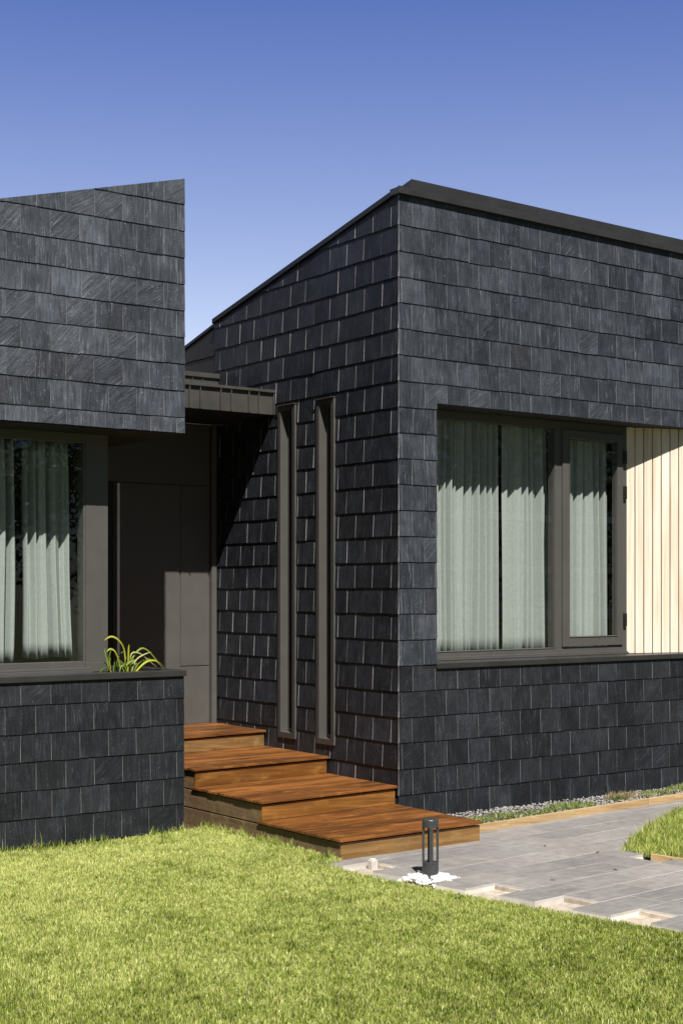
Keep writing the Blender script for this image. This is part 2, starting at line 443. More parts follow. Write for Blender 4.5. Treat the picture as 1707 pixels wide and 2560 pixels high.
b = MB(); ringframe(b, 2.211, 3.040, -.562, 1.520, .088, .078, .094, .085, F - .018, F + .06)
b.box(2.297, 2.303, F - .024, F - .018, -.47, 1.437); b.box(2.297, 2.964, F - .024, F - .018, -.476, -.468)
SW = b.build('casement', M['frame'], RW, .004)
b = MB(); b.box(2.285, 2.975, F + .004, F + .012, -.48, 1.45); b.build('pane', M['glass'], SW)
for hz in (1.23, .88, -.60 + .22):
    b = MB(); b.box(3.042, 3.084, F - .030, F - .002, hz, hz + .13); b.box(3.05, 3.075, F - .036, F - .030, hz + .055, hz + .075)
    b.build('hinge', M['black'], SW, .003)
# pale timber cladding, boards standing on a slant from the window out to the wall face
b = MB(); A = Vector((3.108, .304, 0)); Dv = Vector((.941, -.297, 0)).normalized(); Nv = Vector((Dv.y, -Dv.x, 0))
for k in range(10):
    p = A + Dv * (.0995 * k); q = p + Dv * .0870
    s0 = Nv * random.uniform(-.001, .001); th = -Nv * .03
    pts = [p + s0, q + s0, q + th, p + th]
    b.prism([(v.x, v.y, -.649) for v in pts], [(v.x, v.y, 1.599) for v in pts], 0, (random.uniform(.42, .68), random.random(), random.random(), 1), 2)
p, q = A - Nv * .032, A + Dv * 1.0 - Nv * .032
b.prism([(p.x, p.y, -.649), (q.x, q.y, -.649), (q.x, q.y + .02, -.649), (p.x, p.y + .02, -.649)], [(p.x, p.y, 1.6), (q.x, q.y, 1.6), (q.x, q.y + .02, 1.6), (p.x, p.y + .02, 1.6)], 1)
b.build('timber_cladding', [M['larch'], M['soil']], RW, .002)
# slot windows in the side wall
for (y0, y1, z0, z1) in slots:
    b = MB(); t = .042; x0 = -.030; xm = -.026
    b.box(xm, .10, y1 - t, y1, z0, z1); b.box(xm, .10, y0, y0 + t, z0, z1)
    b.box(xm + .001, .10, y0 + t, y1 - t, z0, z0 + .05); b.box(xm + .001, .10, y0 + t, y1 - t, z1 - .045, z1)
    b.box(x0, xm, y1 - t + .001, y1 + .001, z0 - .001, z1 + .001, 1); b.box(x0, xm, y0 - .001, y0 + t - .001, z0 - .001, z1 + .001, 1)
    b.box(x0, xm, y0 + t - .001, y1 - t + .001, z0 - .001, z0 + .049, 1); b.box(x0, xm, y0 + t - .001, y1 - t + .001, z1 - .044, z1 + .001, 1)
    b.box(x0 - .018, .02, y0 - .006, y1 + .006, z1 + .002, z1 + .012, 1)          # drip flashing on top
    b.box(.055, .10, y1 - t - .022, y1 - t, z0 + .05, z1 - .045); b.box(.055, .10, y0 + t, y0 + t + .022, z0 + .05, z1 - .045)
    b.box(.055, .10, y0 + t + .022, y1 - t - .022, z0 + .05, z0 + .085); b.box(.055, .10, y0 + t + .022, y1 - t - .022, z1 - .07, z1 - .045)
    sw = b.build('slot_window', [M['frame'], M['slot']], RW)
    g = MB(); g.box(.075, .083, y0 + .05, y1 - .05, z0 + .07, z1 - .06); g.build('pane', M['glass'], sw)

# ================================================================== LEFT WING
LW = empty('house_wing', (-3.5, .762, -2), 'left house wing with overhanging slate box and dark window, its roof rising to the right', 'house')
LY = .762
def ltop(x): return 3.378 + .262 * (x + 1.655)
up_l = [3.378 + .006, 3.165] + [3.165 - .2198 * k for k in range(1, 9)] + [1.278]
slates('front_slates', M['slate_left'], lambda u, z, d: (u, LY - d, z), -6.2, -1.655, up_l, (-1.851, -1.727), (), lambda p: ltop(p[0]) - p[1], LW, .30, .2475)
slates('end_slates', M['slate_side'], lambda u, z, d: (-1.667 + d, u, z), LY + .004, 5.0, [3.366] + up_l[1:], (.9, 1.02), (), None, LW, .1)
b = MB()
b.prism([(-6.2, LY, 1.285), (-1.668, LY, 1.285), (-1.668, 6, 1.285), (-6.2, 6, 1.285)], [(-6.2, LY, ltop(-6.2) - .012), (-1.668, LY, ltop(-1.668) - .012), (-1.668, 6, ltop(-1.668) - .012), (-6.2, 6, ltop(-6.2) - .012)])
b.build('upper_box', M['backing'], LW)
b = MB(); b.box(-6.2, -1.672, LY + .004, 3.05, 1.268, 1.284); b.build('soffit', M['dark'], LW)
G = 1.187
b = MB(); b.box(-2.338, -2.138, G, G + .16, -.70, 1.268); b.box(-2.338, -2.138, G - .004, G, -.69, -.615); b.build('corner_post', M['frame'], LW, .003)
b = MB(); b.box(-2.20, -2.138, G + .16, 3.03, -1.99, 1.268); b.box(-6.2, -2.14, 3.03, 3.13, -2, 1.268); b.box(-6.2, -2.2, G + .05, 3.03, -2.0, -.72); b.box(-6.2, -2.2, G + .1, 3.03, 1.22, 1.267)
b.build('wall_core', M['room'], LW)
b = MB()
b.box(-6.2, -2.339, G + .002, G + .09, -.690, -.602); b.box(-6.2, -2.339, G + .002, G + .09, 1.19, 1.268); b.box(-2.356, -2.339, G + .003, G + .09, -.602, 1.19)
b.box(-4.6, -4.5, G + .003, G + .09, -.602, 1.19)
b.box(-6.2, -2.29, G - .03, G, -.700, -.672); b.box(-6.2, -2.30, G - .016, G, -.6715, -.655)
WL = b.build('window', M['frame'], LW, .003)
b = MB(); b.box(-6.2, -2.345, G + .020, G + .028, -.61, 1.2); b.build('pane', M['glass'], WL)

# ================================================================== PLANTER under the left window
PL = empty('planter', (-3.5, .762, -2), 'slate-clad planter wall with dark metal coping below the left window', 'planter')
pl_lines = [-.722] + [-.902 - .2185 * k for k in range(5)] + [-1.995]
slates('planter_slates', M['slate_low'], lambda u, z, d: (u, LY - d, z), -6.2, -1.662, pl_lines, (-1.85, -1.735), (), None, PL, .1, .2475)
b = MB(); b.box(-6.2, -1.664, LY, .84, -2.1, -.73); b.box(-1.75, -1.664, .84, 1.77, -2.1, -.73); b.box(-2.29, -1.75, 1.69, 1.77, -2.1, -.73); b.build('core', M['backing'], PL)
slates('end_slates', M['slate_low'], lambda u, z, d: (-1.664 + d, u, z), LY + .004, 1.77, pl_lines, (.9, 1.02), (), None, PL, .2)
b = MB()
b.box(-6.2, -1.646, LY - .024, .85, -.726, -.677); b.box(-1.76, -1.646, .8505, 1.78, -.726, -.677); b.box(-2.3, -1.76, 1.69, 1.779, -.726, -.678)
b.box(-6.2, -2.30, .8505, G - .03, -.735, -.700)
b.build('coping', M['char'], PL, .004)
b = MB(); b.box(-2.30, -1.76, .8505, 1.69, -1.2, -.735); b.build('soil', M['soil'], PL)

# ================================================================== ENTRY between the wings
EN = empty('entry_porch', (-.9, 3.0, -1.4), 'recessed entry of dark taupe metal with flat seamed canopy over the front door', 'entry')
DY = 3.03
b = MB()
b.box(-1.66, .025, DY + .02, DY + .12, -1.5, 1.66)                                  # wall behind
b.box(-.405, -.075, DY, DY + .02, -.784, 1.030); b.box(-.405, -.075, DY, DY + .02, -1.37, -.792)
b.box(-1.66, -.075, DY, DY + .02, 1.038, 1.655)
b.build('wall_panels', M['taupe'], EN, .002)
b = MB(); b.box(-.068, -.012, DY - .045, DY + .02, -1.37, 1.655); b.build('corner_trim', M['taupe'], EN, .003)
b = MB(); b.box(-1.16, -.412, DY - .004, DY + .02, -1.365, 1.030)
DR = b.build('front_door', M['taupe'], EN, .002)
tag(DR, 'flush dark taupe front door')
b = MB(); b.box(-1.147, -1.121, DY - .070, DY - .050, -1.20, 1.02)
for z in (-1.0, 0, .9): b.tube([(-1.133, DY - .052, z), (-1.133, DY - .004, z)], .006, 8)
b.build('handle', M['steel'], DR, .002)
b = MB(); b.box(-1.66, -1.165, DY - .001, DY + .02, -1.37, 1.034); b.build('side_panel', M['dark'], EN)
CY = 1.933
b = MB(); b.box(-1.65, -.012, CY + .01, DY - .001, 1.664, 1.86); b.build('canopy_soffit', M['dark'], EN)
b = MB(); b.box(-1.65, -.010, CY, CY + .0095, 1.659, 1.868)
for x in (-.937, -.603, -.294): b.box(x - .010, x - .0005, CY - .024, CY, 1.6595, 1.868)
for x in (-.826, -.492, -.187): b.box(x - .006, x + .003, CY - .022, CY, 1.6595, 1.868)
for x in (-1.16, -1.27, -1.49, -1.6): b.box(x - .006, x + .003, CY - .022, CY, 1.6595, 1.868)
b.box(-.022, -.008, CY - .022, CY, 1.6595, 1.868)
b.box(-1.65, -.006, CY - .028, DY, 1.868, 1.894)
b.build('canopy', M['canopy'], EN, .002)
b = MB(); b.box(-1.65, -.010, 2.957, 3.10, 1.9, 2.125)
for x in (-.314, -.201, -.62, -.73): b.box(x - .007, x + .002, 2.945, 2.957, 1.9, 2.125)
b.box(-1.65, -.006, 2.935, 3.11, 2.125, 2.172)
b.build('parapet', M['canopy'], EN, .002)

# ================================================================== STEPS
ST = empty('wooden_steps', (-.75, 0, -2), 'four broad oiled timber steps climbing to the front door', 'steps')
XR = -.018
tr = [((-1.426, -1.115), (-.03, -1.092), -1.836), ((-1.452, -.095), (XR, .005), -1.680), ((-1.475, .909), (XR, 1.008), -1.524), ((-1.51, 1.90), (XR, 2.053), -1.370)]
backs = [((-1.455, -.03), (-.025, .06)), ((-1.475, .97), (XR, 1.06)), ((-1.50, 1.96), (XR, 2.1)), ((-1.51, 3.02), (XR, 3.02))]
def lerp(a, c, f): return (a[0] + (c[0] - a[0]) * f, a[1] + (c[1] - a[1]) * f)
for k, ((L, R, z), (BL, BR)) in enumerate(zip(tr, backs)):
    nb = 8
    b = MB()
    for i in range(nb):
        f0, f1 = i / nb, (i + 1) / nb - .004
        dz = random.uniform(-.0006, .0006)
        q = [lerp(L, BL, f0), lerp(R, BR, f0), lerp(R, BR, f1), lerp(L, BL, f1)]
        j0, j1 = random.uniform(-.002, .003), random.uniform(-.001, .002)
        q = [(q[0][0] - j0, q[0][1]), (q[1][0] + min(0, j1), q[1][1]), (q[2][0] + min(0, j1), q[2][1]), (q[3][0] - j0, q[3][1])]
        b.prism([(x, y, z - .021 + dz) for x, y in q], [(x, y, z + dz) for x, y in q], 0, None, 0)
    b.build('tread', M['merbau'], ST, .003)
    b = MB(); o = .020; zlo = (tr[k - 1][2] + .0015) if k else -2.02
    b.prism([(L[0] + o, L[1] + o, zlo), (R[0] - .012, R[1] + o, zlo), (R[0] - .012, R[1] + o + .03, zlo), (L[0] + o, L[1] + o + .03, zlo)],
            [(L[0] + o, L[1] + o, z - .032), (R[0] - .012, R[1] + o, z - .032), (R[0] - .012, R[1] + o + .03, z - .032), (L[0] + o, L[1] + o + .03, z - .032)], 0, None, 0)
    b.build('riser', M['lowriser'] if k in (0, 3) else M['riser'], ST, .002)
    # side skirt, running back under the higher steps
    zl = -2.06 if k == 0 else tr[k - 1][2] - .0215
    E = backs[min(3, k + 1)][0] if k < 3 else backs[3][0]
    if k == 0: E = (-1.50, 1.7)
    b = MB()
    b.prism([(L[0] + o + .001, L[1] + o + .0305, zl), (L[0] + o + .03, L[1] + o + .0305, zl), (E[0] + o + .03, E[1], zl), (E[0] + o + .001, E[1], zl)],
            [(L[0] + o + .001, L[1] + o + .0305, z - .032), (L[0] + o + .03, L[1] + o + .0305, z - .032), (E[0] + o + .03, E[1], z - .032), (E[0] + o + .001, E[1], z - .032)], 0, None, 1)
    b.build('skirt_board', M['skirt'], ST, .002)
b = MB()
for k in range(4):
    L, R, z = tr[k]
    b.box(L[0] + .06, -.06, R[1] + .06, 3.0, -2.05, z - .0225)
b.build('substructure', M['backing'], ST)

# ================================================================== PATH
O2 = (-1.03, -2.35); U = (.9966, .0823); V = (.186, -.983)
def pab(a, c, z): return (O2[0] + a * U[0] + c * V[0], O2[1] + a * U[1] + c * V[1], z)
ROW, LEN = .28, .56
PATHZ = -1.990
rl_poly = [(.53, -2.03), (.82, -1.85), (1.3, -1.60), (1.8, -1.38), (2.3, -1.20), (3.2, -1.0), (6.5, -.7), (6.5, -7), (1.35, -7)]
def inside(x, y, poly):
    c = False; n = len(poly)
    for i in range(n):
        x1, y1 = poly[i]; x2, y2 = poly[(i + 1) % n]
        if (y1 > y) != (y2 > y) and x < (x2 - x1) * (y - y1) / (y2 - y1) + x1: c = not c
    return c
bed, pv, jt, dt = MB(), MB(), MB(), MB()
for j in range(-6, 13):
    c0, c1 = j * ROW, (j + 1) * ROW
    notch = (j % 2 == 0)
    a0 = 0.0 if notch else -.285
    aR = 8.0
    if j >= 0: aR = (1.42 if notch else 1.60)          # rows that stop at the right lawn's timber edge
    if j == -1: aR = 8
    def quad(aa, ab, ca, cb, z0, z1, mb_, m=0, t=None):
        mb_.prism([pab(aa, ca, z0), pab(aa, cb, z0), pab(ab, cb, z0), pab(ab, ca, z0)], [pab(aa, ca, z1), pab(aa, cb, z1), pab(ab, cb, z1), pab(ab, ca, z1)], m, t)
    quad(a0 - .004, aR, c0, c1, -2.14, PATHZ - .0165, bed)
    quad(a0 - .001, aR, c0, c1, PATHZ - .016, PATHZ - .002, jt)
    if notch and j != -2:
        zj = [random.uniform(-.006, .0) for _ in range(2)]
        dt.prism([pab(-.010, c0 + .004, -2.14), pab(-.010, c1 - .004, -2.14), pab(-.0042, c1 - .004, -2.14), pab(-.0042, c0 + .004, -2.14)],
                 [pab(-.008, c0 + .004, PATHZ - .013 + zj[0]), pab(-.014, c1 - .004, PATHZ - .02 + zj[1]), pab(-.0042, c1 - .004, PATHZ - .013), pab(-.0042, c0 + .004, PATHZ - .013)])
    a = a0
    first = True
    while a < aR - .02:
        e = min(a + LEN, aR)
        gp = .0040
        quad(a + (gp if not first else 0), e - gp, c0 + gp, c1 - gp, PATHZ - .016, PATHZ + random.uniform(-.0012, .0012), pv)
        a += LEN; first = False
tag(bed.build('path_base', M['conc']), kind='structure')
tag(jt.build('path_joints', M['joint']), kind='structure')
tag(pv.build('path', M['paver'], None, .0015), kind='structure')

tag(dt.build('path_earth', M['paledirt']), kind='structure')
# ground far and wide
g = MB(); g.box(-150, 150, -150, 150, -2.6, -2.075); tag(g.build('ground', M['turf']), kind='structure')
g = MB(); g.prism([(-1.6, -6.5, -2.2), (2.2, -6.5, -2.2), (1.2, -.85, -2.2), (-1.6, -.85, -2.2)], [(-1.6, -6.5, -2.034), (2.2, -6.5, -2.034), (1.2, -.85, -2.034), (-1.6, -.85, -2.034)])
tag(g.build('bare_earth', M['paledirt']), kind='structure')

# kerb board and gravel strip in front of the right wing
ED = empty('timber_edging', (0, -.8, -2), 'long low pine edging board between the gravel strip and the paved path', 'edging')
K0 = (-.015, -.800); 
def kp(s, off, z): return (K0[0] + U[0] * s - U[1] * off, K0[1] + U[1] * s + U[0] * off, z)
for s0, s1 in ((0, 2.45), (2.455, 5.6)):
    b = MB(); b.prism([kp(s0, 0, -2.08), kp(s1, 0, -2.08), kp(s1, .028, -2.08), kp(s0, .028, -2.08)], [kp(s0, 0, -1.928), kp(s1, 0, -1.926), kp(s1, .028, -1.926), kp(s0, .028, -1.928)], 0, None, 0)
    b.build('board', M['pine'], ED, .003)
b = MB(); b.prism([(-.02, -.77, -2.2), (5.6, -.31, -2.2), (5.6, .0, -2.2), (-.02, .0, -2.2)], [(-.02, -.77, -1.985), (5.6, -.31, -1.985), (5.6, .0, -1.985), (-.02, .0, -1.985)])
tag(b.build('strip_ground', M['soil']), kind='structure')
def chips(name, pts, smin, smax, mat, flatn=.55):
    n = len(pts)
    base = np.array([[1, 0, 0], [-1, 0, 0], [0, 1, 0], [0, -1, 0], [0, 0, 1], [0, 0, -1], [.6, .6, .5], [-.6, .6, -.4], [.6, -.6, .3], [-.6, -.6, .5]], np.float32)[:6]
    ftri = np.array([[0, 2, 4], [2, 1, 4], [1, 3, 4], [3, 0, 4], [2, 0, 5], [1, 2, 5], [3, 1, 5], [0, 3, 5]])
    vs = base[None] * rng.uniform(.6, 1.2, (n, 6, 1)); sc = rng.uniform(smin, smax, (n, 1, 1)) * np.concatenate([np.ones((n, 1, 1)), rng.uniform(.6, 1, (n, 1, 1)), rng.uniform(flatn * .6, flatn * 1.3, (n, 1, 1))], 2)
    vs = vs * sc
    th = rng.uniform(0, 6.28, n); tl = rng.uniform(-.6, .6, n)
    c, s = np.cos(th)[:, None], np.sin(th)[:, None]; ct, st = np.cos(tl)[:, None], np.sin(tl)[:, None]
    x, y, z = vs[..., 0], vs[..., 1], vs[..., 2]
    x, z = x * ct + z * st, -x * st + z * ct
    vs = np.stack([x * c - y * s, x * s + y * c, z], -1) + np.asarray(pts)[:, None]
    tri = (ftri[None] + (np.arange(n) * 6)[:, None, None]).reshape(-1, 3)
    cols = np.repeat(rng.uniform(0, 1, (n, 1)), 6, 0) * np.ones(3)
    return np_mesh(name, vs.reshape(-1, 3), [], mat, cols, None, tri)
s_ = rng.uniform(0, 5.4, 5200); q_ = rng.uniform(0, 1, 5200)
ky = -.77 + .0823 * s_
tag(chips('gravel', np.stack([s_, ky + (0 - .02 - ky) * q_, -1.975 + rng.uniform(-.008, .014, 5200)], 1), .008, .024, M['gravel']),
    'grey stone chips filling the narrow strip along the slate wall', 'gravel', None, 'stuff')

# ------------------------------------------------------------------ lawn
def lawn_h(x, y):
    d = np.clip((x + 2.6) / 1.1, 0, 1) * np.clip((y + 1.6) / .6, 0, 1)
    return -2.022 + .034 * d + .012 * np.sin(x * 1.3 + y * .9) * np.sin(y * 1.1 - x * .4)
lawn_poly = [(-1.445, .755), (-12, .755), (-12, -16), (1.30, -16)] + [(-1.03 + -.325 * U[0] + c * V[0], -2.35 - .325 * U[1] + c * V[1]) for c in (3.8, 2.5, 1.5, .5, -.5, -1.22)] + [(-1.40, -1.12)]
def soil_sheet(poly, hf, xr, yr, step):
    """flat polygon cut into a fine grid and draped over the height function"""
    bm = bmesh.new(); bm.faces.new([bm.verts.new((x, y, 0)) for x, y in poly])
    for ax, (c0, c1) in ((0, xr), (1, yr)):
        c = c0
        while c < c1:
            co = [0, 0, 0]; no = [0, 0, 0]; co[ax] = c; no[ax] = 1
            bmesh.ops.bisect_plane(bm, geom=bm.verts[:] + bm.edges[:] + bm.faces[:], plane_co=co, plane_no=no, dist=1e-5)
            c += step
    bmesh.ops.triangulate(bm, faces=bm.faces)
    for v in bm.verts: v.co.z = float(hf(np.float64(v.co.x), np.float64(v.co.y))) - .003
    return bm
bm = soil_sheet(lawn_poly, lawn_h, (-7.5, 1.3), (-9, .75), .15)
me = bpy.data.meshes.new('lawn_soil'); bm.to_mesh(me); bm.free(); me.materials.append(M['turf'])
o = bpy.data.objects.new('lawn_soil', me); COL.objects.link(o); tag(o, kind='structure')

CAM = np.array([-7.5426, -9.5762]); FW = np.array([.5865, .8100]); RT = np.array([.8100, -.5865])
def vnoise(x, y, s, seed):
    r = np.random.default_rng(seed).uniform(0, 1, (64, 64)); x = x / s; y = y / s
    xi, yi = np.floor(x).astype(int), np.floor(y).astype(int); fx, fy = x - xi, y - yi
    fx = fx * fx * (3 - 2 * fx); fy = fy * fy * (3 - 2 * fy)
    g_ = lambda a, c: r[a % 64, c % 64]
    return (g_(xi, yi) * (1 - fx) + g_(xi + 1, yi) * fx) * (1 - fy) + (g_(xi, yi + 1) * (1 - fx) + g_(xi + 1, yi + 1) * fx) * fy
def in_poly(x, y, poly):
    c = np.zeros(len(x), bool); n = len(poly)
    for i in range(n):
        x1, y1 = poly[i]; x2, y2 = poly[(i + 1) % n]
        if y1 == y2: continue
        c ^= ((y1 > y) != (y2 > y)) & (x < (x2 - x1) * (y - y1) / (y2 - y1) + x1)
    return c
def grass(name, x, y, z, hmin, hmax, width, lush, mat):
    n = len(x)
    h = rng.uniform(hmin, hmax, n) * (1 + .5 * (rng.random(n) > .97)) * (1 + .7 * (vnoise(x, y, .032, 3) - .5))
    th = rng.uniform(0, 2 * np.pi, n); lean = np.abs(rng.normal(0, .55, n)); ld = rng.uniform(0, 2 * np.pi, n)
    w = width * rng.uniform(.7, 1.3, n)
    dx, dy = np.cos(th) * w, np.sin(th) * w
    lx, ly = np.cos(ld) * np.sin(lean) * h, np.sin(ld) * np.sin(lean) * h; lz = np.cos(lean) * h
    V_ = np.zeros((n, 5, 3), np.float32)
    V_[:, 0] = np.stack([x - dx, y - dy, z - .004], 1); V_[:, 1] = np.stack([x + dx, y + dy, z - .004], 1)
    mx, my, mz = x + lx * .38, y + ly * .38, z + lz * .58
    V_[:, 2] = np.stack([mx + dx * .85, my + dy * .85, mz], 1); V_[:, 3] = np.stack([mx - dx * .85, my - dy * .85, mz], 1)
    V_[:, 4] = np.stack([x + lx, y + ly, z + lz], 1)
    i = (np.arange(n) * 5)[:, None]
    quads = i + np.array([0, 1, 2, 3]); tris = i + np.array([3, 2, 4])
    k = np.clip(.155 + .15 * vnoise(x, y, .7, 11) + .16 * vnoise(x, y, .13, 12) + .40 * vnoise(x, y, .026, 13) + rng.normal(0, .22, n), 0, 1)[:, None]
    spot = np.clip((vnoise(x, y, .19, 21) * .6 + vnoise(x, y, .07, 22) * .4 - .63) / .12, 0, 1)[:, None]
    k = k - .15 * spot
    dark = np.array([.060, .085, .012]); mid = np.array([.33, .415, .062]); pale = np.array([.84, .85, .35])
    kk = np.clip(k + lush, 0, 1)
    c = np.where(kk < .5, dark + (mid - dark) * kk * 2, mid + (pale - mid) * (kk - .5) * 2)
    dry = rng.random(n) < .08
    c[dry] = np.array([.46, .40, .20]) * rng.uniform(.7, 1.1, (dry.sum(), 1))
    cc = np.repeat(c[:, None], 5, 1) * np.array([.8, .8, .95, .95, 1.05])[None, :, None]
    return np_mesh(name, V_.reshape(-1, 3), quads, mat, cc.reshape(-1, 3), None, tris)
def sample(poly, n, x0, x1, y0, y1, margin=1.0):
    x = rng.uniform(x0, x1, n); y = rng.uniform(y0, y1, n)
    k = in_poly(x, y, poly)
    rel = np.stack([x, y], 1) - CAM; d = rel @ FW; l = rel @ RT
    vis = (d > 5.7) & (np.abs(l) < d * .2383 + margin)
    k &= vis
    return x[k], y[k]
x, y = sample(lawn_poly, 1500000, -7.2, 1.3, -8.5, .755, .7)
lush = .12 + .12 * np.clip((y - .15 * x + 1.4) / 2.2, -1, 1)      # older, drier turf towards the wall
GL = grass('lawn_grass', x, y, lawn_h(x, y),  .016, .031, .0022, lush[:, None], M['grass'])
tag(GL, 'short mown lawn grass in front of the slate planter and timber steps', 'grass', None, 'stuff')
print('blades', len(x))
# longer uncut fringe where the mower cannot reach: along the planter and the steps
n = 2600; f = rng.random(n); ex = np.where(f < .62, rng.uniform(-5.5, -1.5, n), -1.47 + rng.normal(0, .012, n)); ey = np.where(f < .62, .742 - np.abs(rng.normal(0, .02, n)), rng.uniform(-1.05, .75, n))
keep = vnoise(ex, ey, .16, 31) > .42
ex, ey = ex[keep], ey[keep]
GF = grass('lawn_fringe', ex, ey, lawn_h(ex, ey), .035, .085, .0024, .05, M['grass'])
tag(GF, 'longer uncut grass tufts along the foot of the planter and the steps', 'grass', None, 'stuff')
# right lawn
def rl_h(x, y): return -2.005 + .10 * np.clip((x - .55) / 1.8, 0, 1) + 0 * y
bm = soil_sheet(rl_poly, rl_h, (.6, 6), (-6.5, -.8), .3)
me = bpy.data.meshes.new('right_lawn_soil'); bm.to_mesh(me); bm.free(); me.materials.append(M['turf'])
o = bpy.data.objects.new('lawn_soil', me); COL.objects.link(o); tag(o, kind='structure')
x, y = sample(rl_poly, 160000, .4, 4.5, -4.5, -.7, .6)
GR = grass('lawn_grass', x, y, rl_h(x, y), .035, .085, .0026, .04, M['grass'])
tag(GR, 'longer lush grass on the small lawn right of the paved path', 'grass', None, 'stuff')
# timber edge of the right lawn
b = MB(); b.prism([(.555, -2.30, -2.12), (.585, -2.30, -2.12), (1.39, -6.5, -2.12), (1.36, -6.5, -2.12)], [(.555, -2.30, -1.975), (.585, -2.30, -1.975), (1.39, -6.5, -1.975), (1.36, -6.5, -1.975)], 0, None, 1)
tag(b.build('timber_edging', M['pine'], None, .003), 'short pine edging board holding the right lawn beside a paving gap', 'edging')

# ------------------------------------------------------------------ weeds on the gravel strip
def weed(loc, n, r, h, col, label, cat='weed', group='weeds on the gravel strip', spiky=False):
    x = np.zeros(n); a = rng.uniform(0, 6.28, n); rr = r * np.sqrt(rng.random(n))
    px, py = loc[0] + rr * np.cos(a) * 1.5, loc[1] + rr * np.sin(a) * .6
    ln = rng.uniform(.5, 1, n) * h; w = (.0022 if spiky else .0065) * rng.uniform(.7, 1.3, n)
    th = rng.uniform(0, 6.28, n); ld = rng.uniform(0, 6.28, n); le = np.abs(rng.normal(0, .9 if spiky else 1.0, n))
    dx, dy = np.cos(th) * w, np.sin(th) * w
    ex, ey, ez = np.cos(ld) * np.sin(le) * ln, np.sin(ld) * np.sin(le) * ln, np.abs(np.cos(le)) * ln + .004
    z0 = loc[2] + rng.uniform(0, .35, n) * h * (0 if spiky else 1)
    V_ = np.zeros((n, 4, 3))
    V_[:, 0] = np.stack([px, py, z0], 1); V_[:, 1] = np.stack([px + ex * .5 + dx, py + ey * .5 + dy, z0 + ez * .6], 1)
    V_[:, 2] = np.stack([px + ex, py + ey, z0 + ez], 1); V_[:, 3] = np.stack([px + ex * .5 - dx, py + ey * .5 - dy, z0 + ez * .6], 1)
    V_ -= np.array(loc)
    q = (np.arange(n) * 4)[:, None] + np.arange(4)
    c = np.array(col) * rng.uniform(.6, 1.4, (n, 1)); cc = np.repeat(c, 4, 0)
    ob = np_mesh('weed' if cat == 'weed' else 'dry_grass', V_.reshape(-1, 3), q, M['leaf'], cc)
    ob.location = loc; return tag(ob, label, cat, group)
gcol = (.24, .28, .10)
weed((.60, -.46, -1.972), 420, .22, .042, gcol, 'low green weed patch nearest the end of the bottom step')
weed((1.00, -.48, -1.972), 380, .22, .04, gcol, 'flat green weed patch second along the gravel from the steps')
weed((1.62, -.40, -1.972), 460, .20, .05, (.22, .27, .09), 'brightest leafy weed clump on the gravel, just left of the dry grass')
weed((2.42, -.27, -1.972), 500, .13, .085, (.36, .29, .15), 'straw-coloured dry grass tuft on the gravel strip', 'dry grass', None, True)
weed((2.30, -.33, -1.972), 160, .06, .07, (.14, .19, .05), 'small green sprig tucked against the dry grass tuft', spiky=True)
weed((2.92, -.27, -1.972), 300, .17, .04, gcol, 'small green weed right of the dry grass tuft')
weed((3.50, -.20, -1.972), 380, .24, .045, gcol, 'far weed patch at the right edge of the gravel strip')

# ------------------------------------------------------------------ bollard light with white pebbles
BX, BY, BZ = -1.257, -1.938, -2.0
BL = empty('bollard_light', (BX, BY, BZ), 'small anthracite garden bollard light with open posts, standing in white pebbles', 'bollard light')
R_ = .0565
b = MB(); b.tube([(BX, BY, BZ - .04), (BX, BY, BZ + .113)], R_, 32); b.tube([(BX, BY, BZ + .1125), (BX, BY, BZ + .116)], R_ * .9, 32); b.build('base', M['bollard'], BL, .002)
b = MB(); b.tube([(BX, BY, BZ + .355), (BX, BY, BZ + .403), (BX, BY, BZ + .409)], [R_, R_, R_ * .93], 32); b.build('cap', M['bollard'], BL, .0015)
for k in range(4):
    w = math.atan2(-FW[1], -FW[0]) + k * math.pi / 2 + .05
    rad = Vector((math.cos(w), math.sin(w), 0)); tan = Vector((-rad.y, rad.x, 0)); c = Vector((BX, BY, 0)) + rad * (R_ - .0075)
    pts = [c + tan * .0135 + rad * .007, c - tan * .0135 + rad * .007, c - tan * .0135 - rad * .007, c + tan * .0135 - rad * .007]
    b = MB(); b.prism([(p.x, p.y, BZ + .11) for p in pts], [(p.x, p.y, BZ + .357) for p in pts]); b.build('post', M['bollard'], BL, .002)
pp = []
for k in range(330):
    a = random.uniform(-.30, .06); c = -.58 + random.uniform(.0, .34)
    X, Y, _ = pab(a, c, 0); r = math.hypot(X - BX, Y - BY)
    if r < R_ + .008 or r > .27: continue
    pp.append((X, Y, -2.035 + random.uniform(0, .02) + .062 * max(0, 1 - r / .25)))
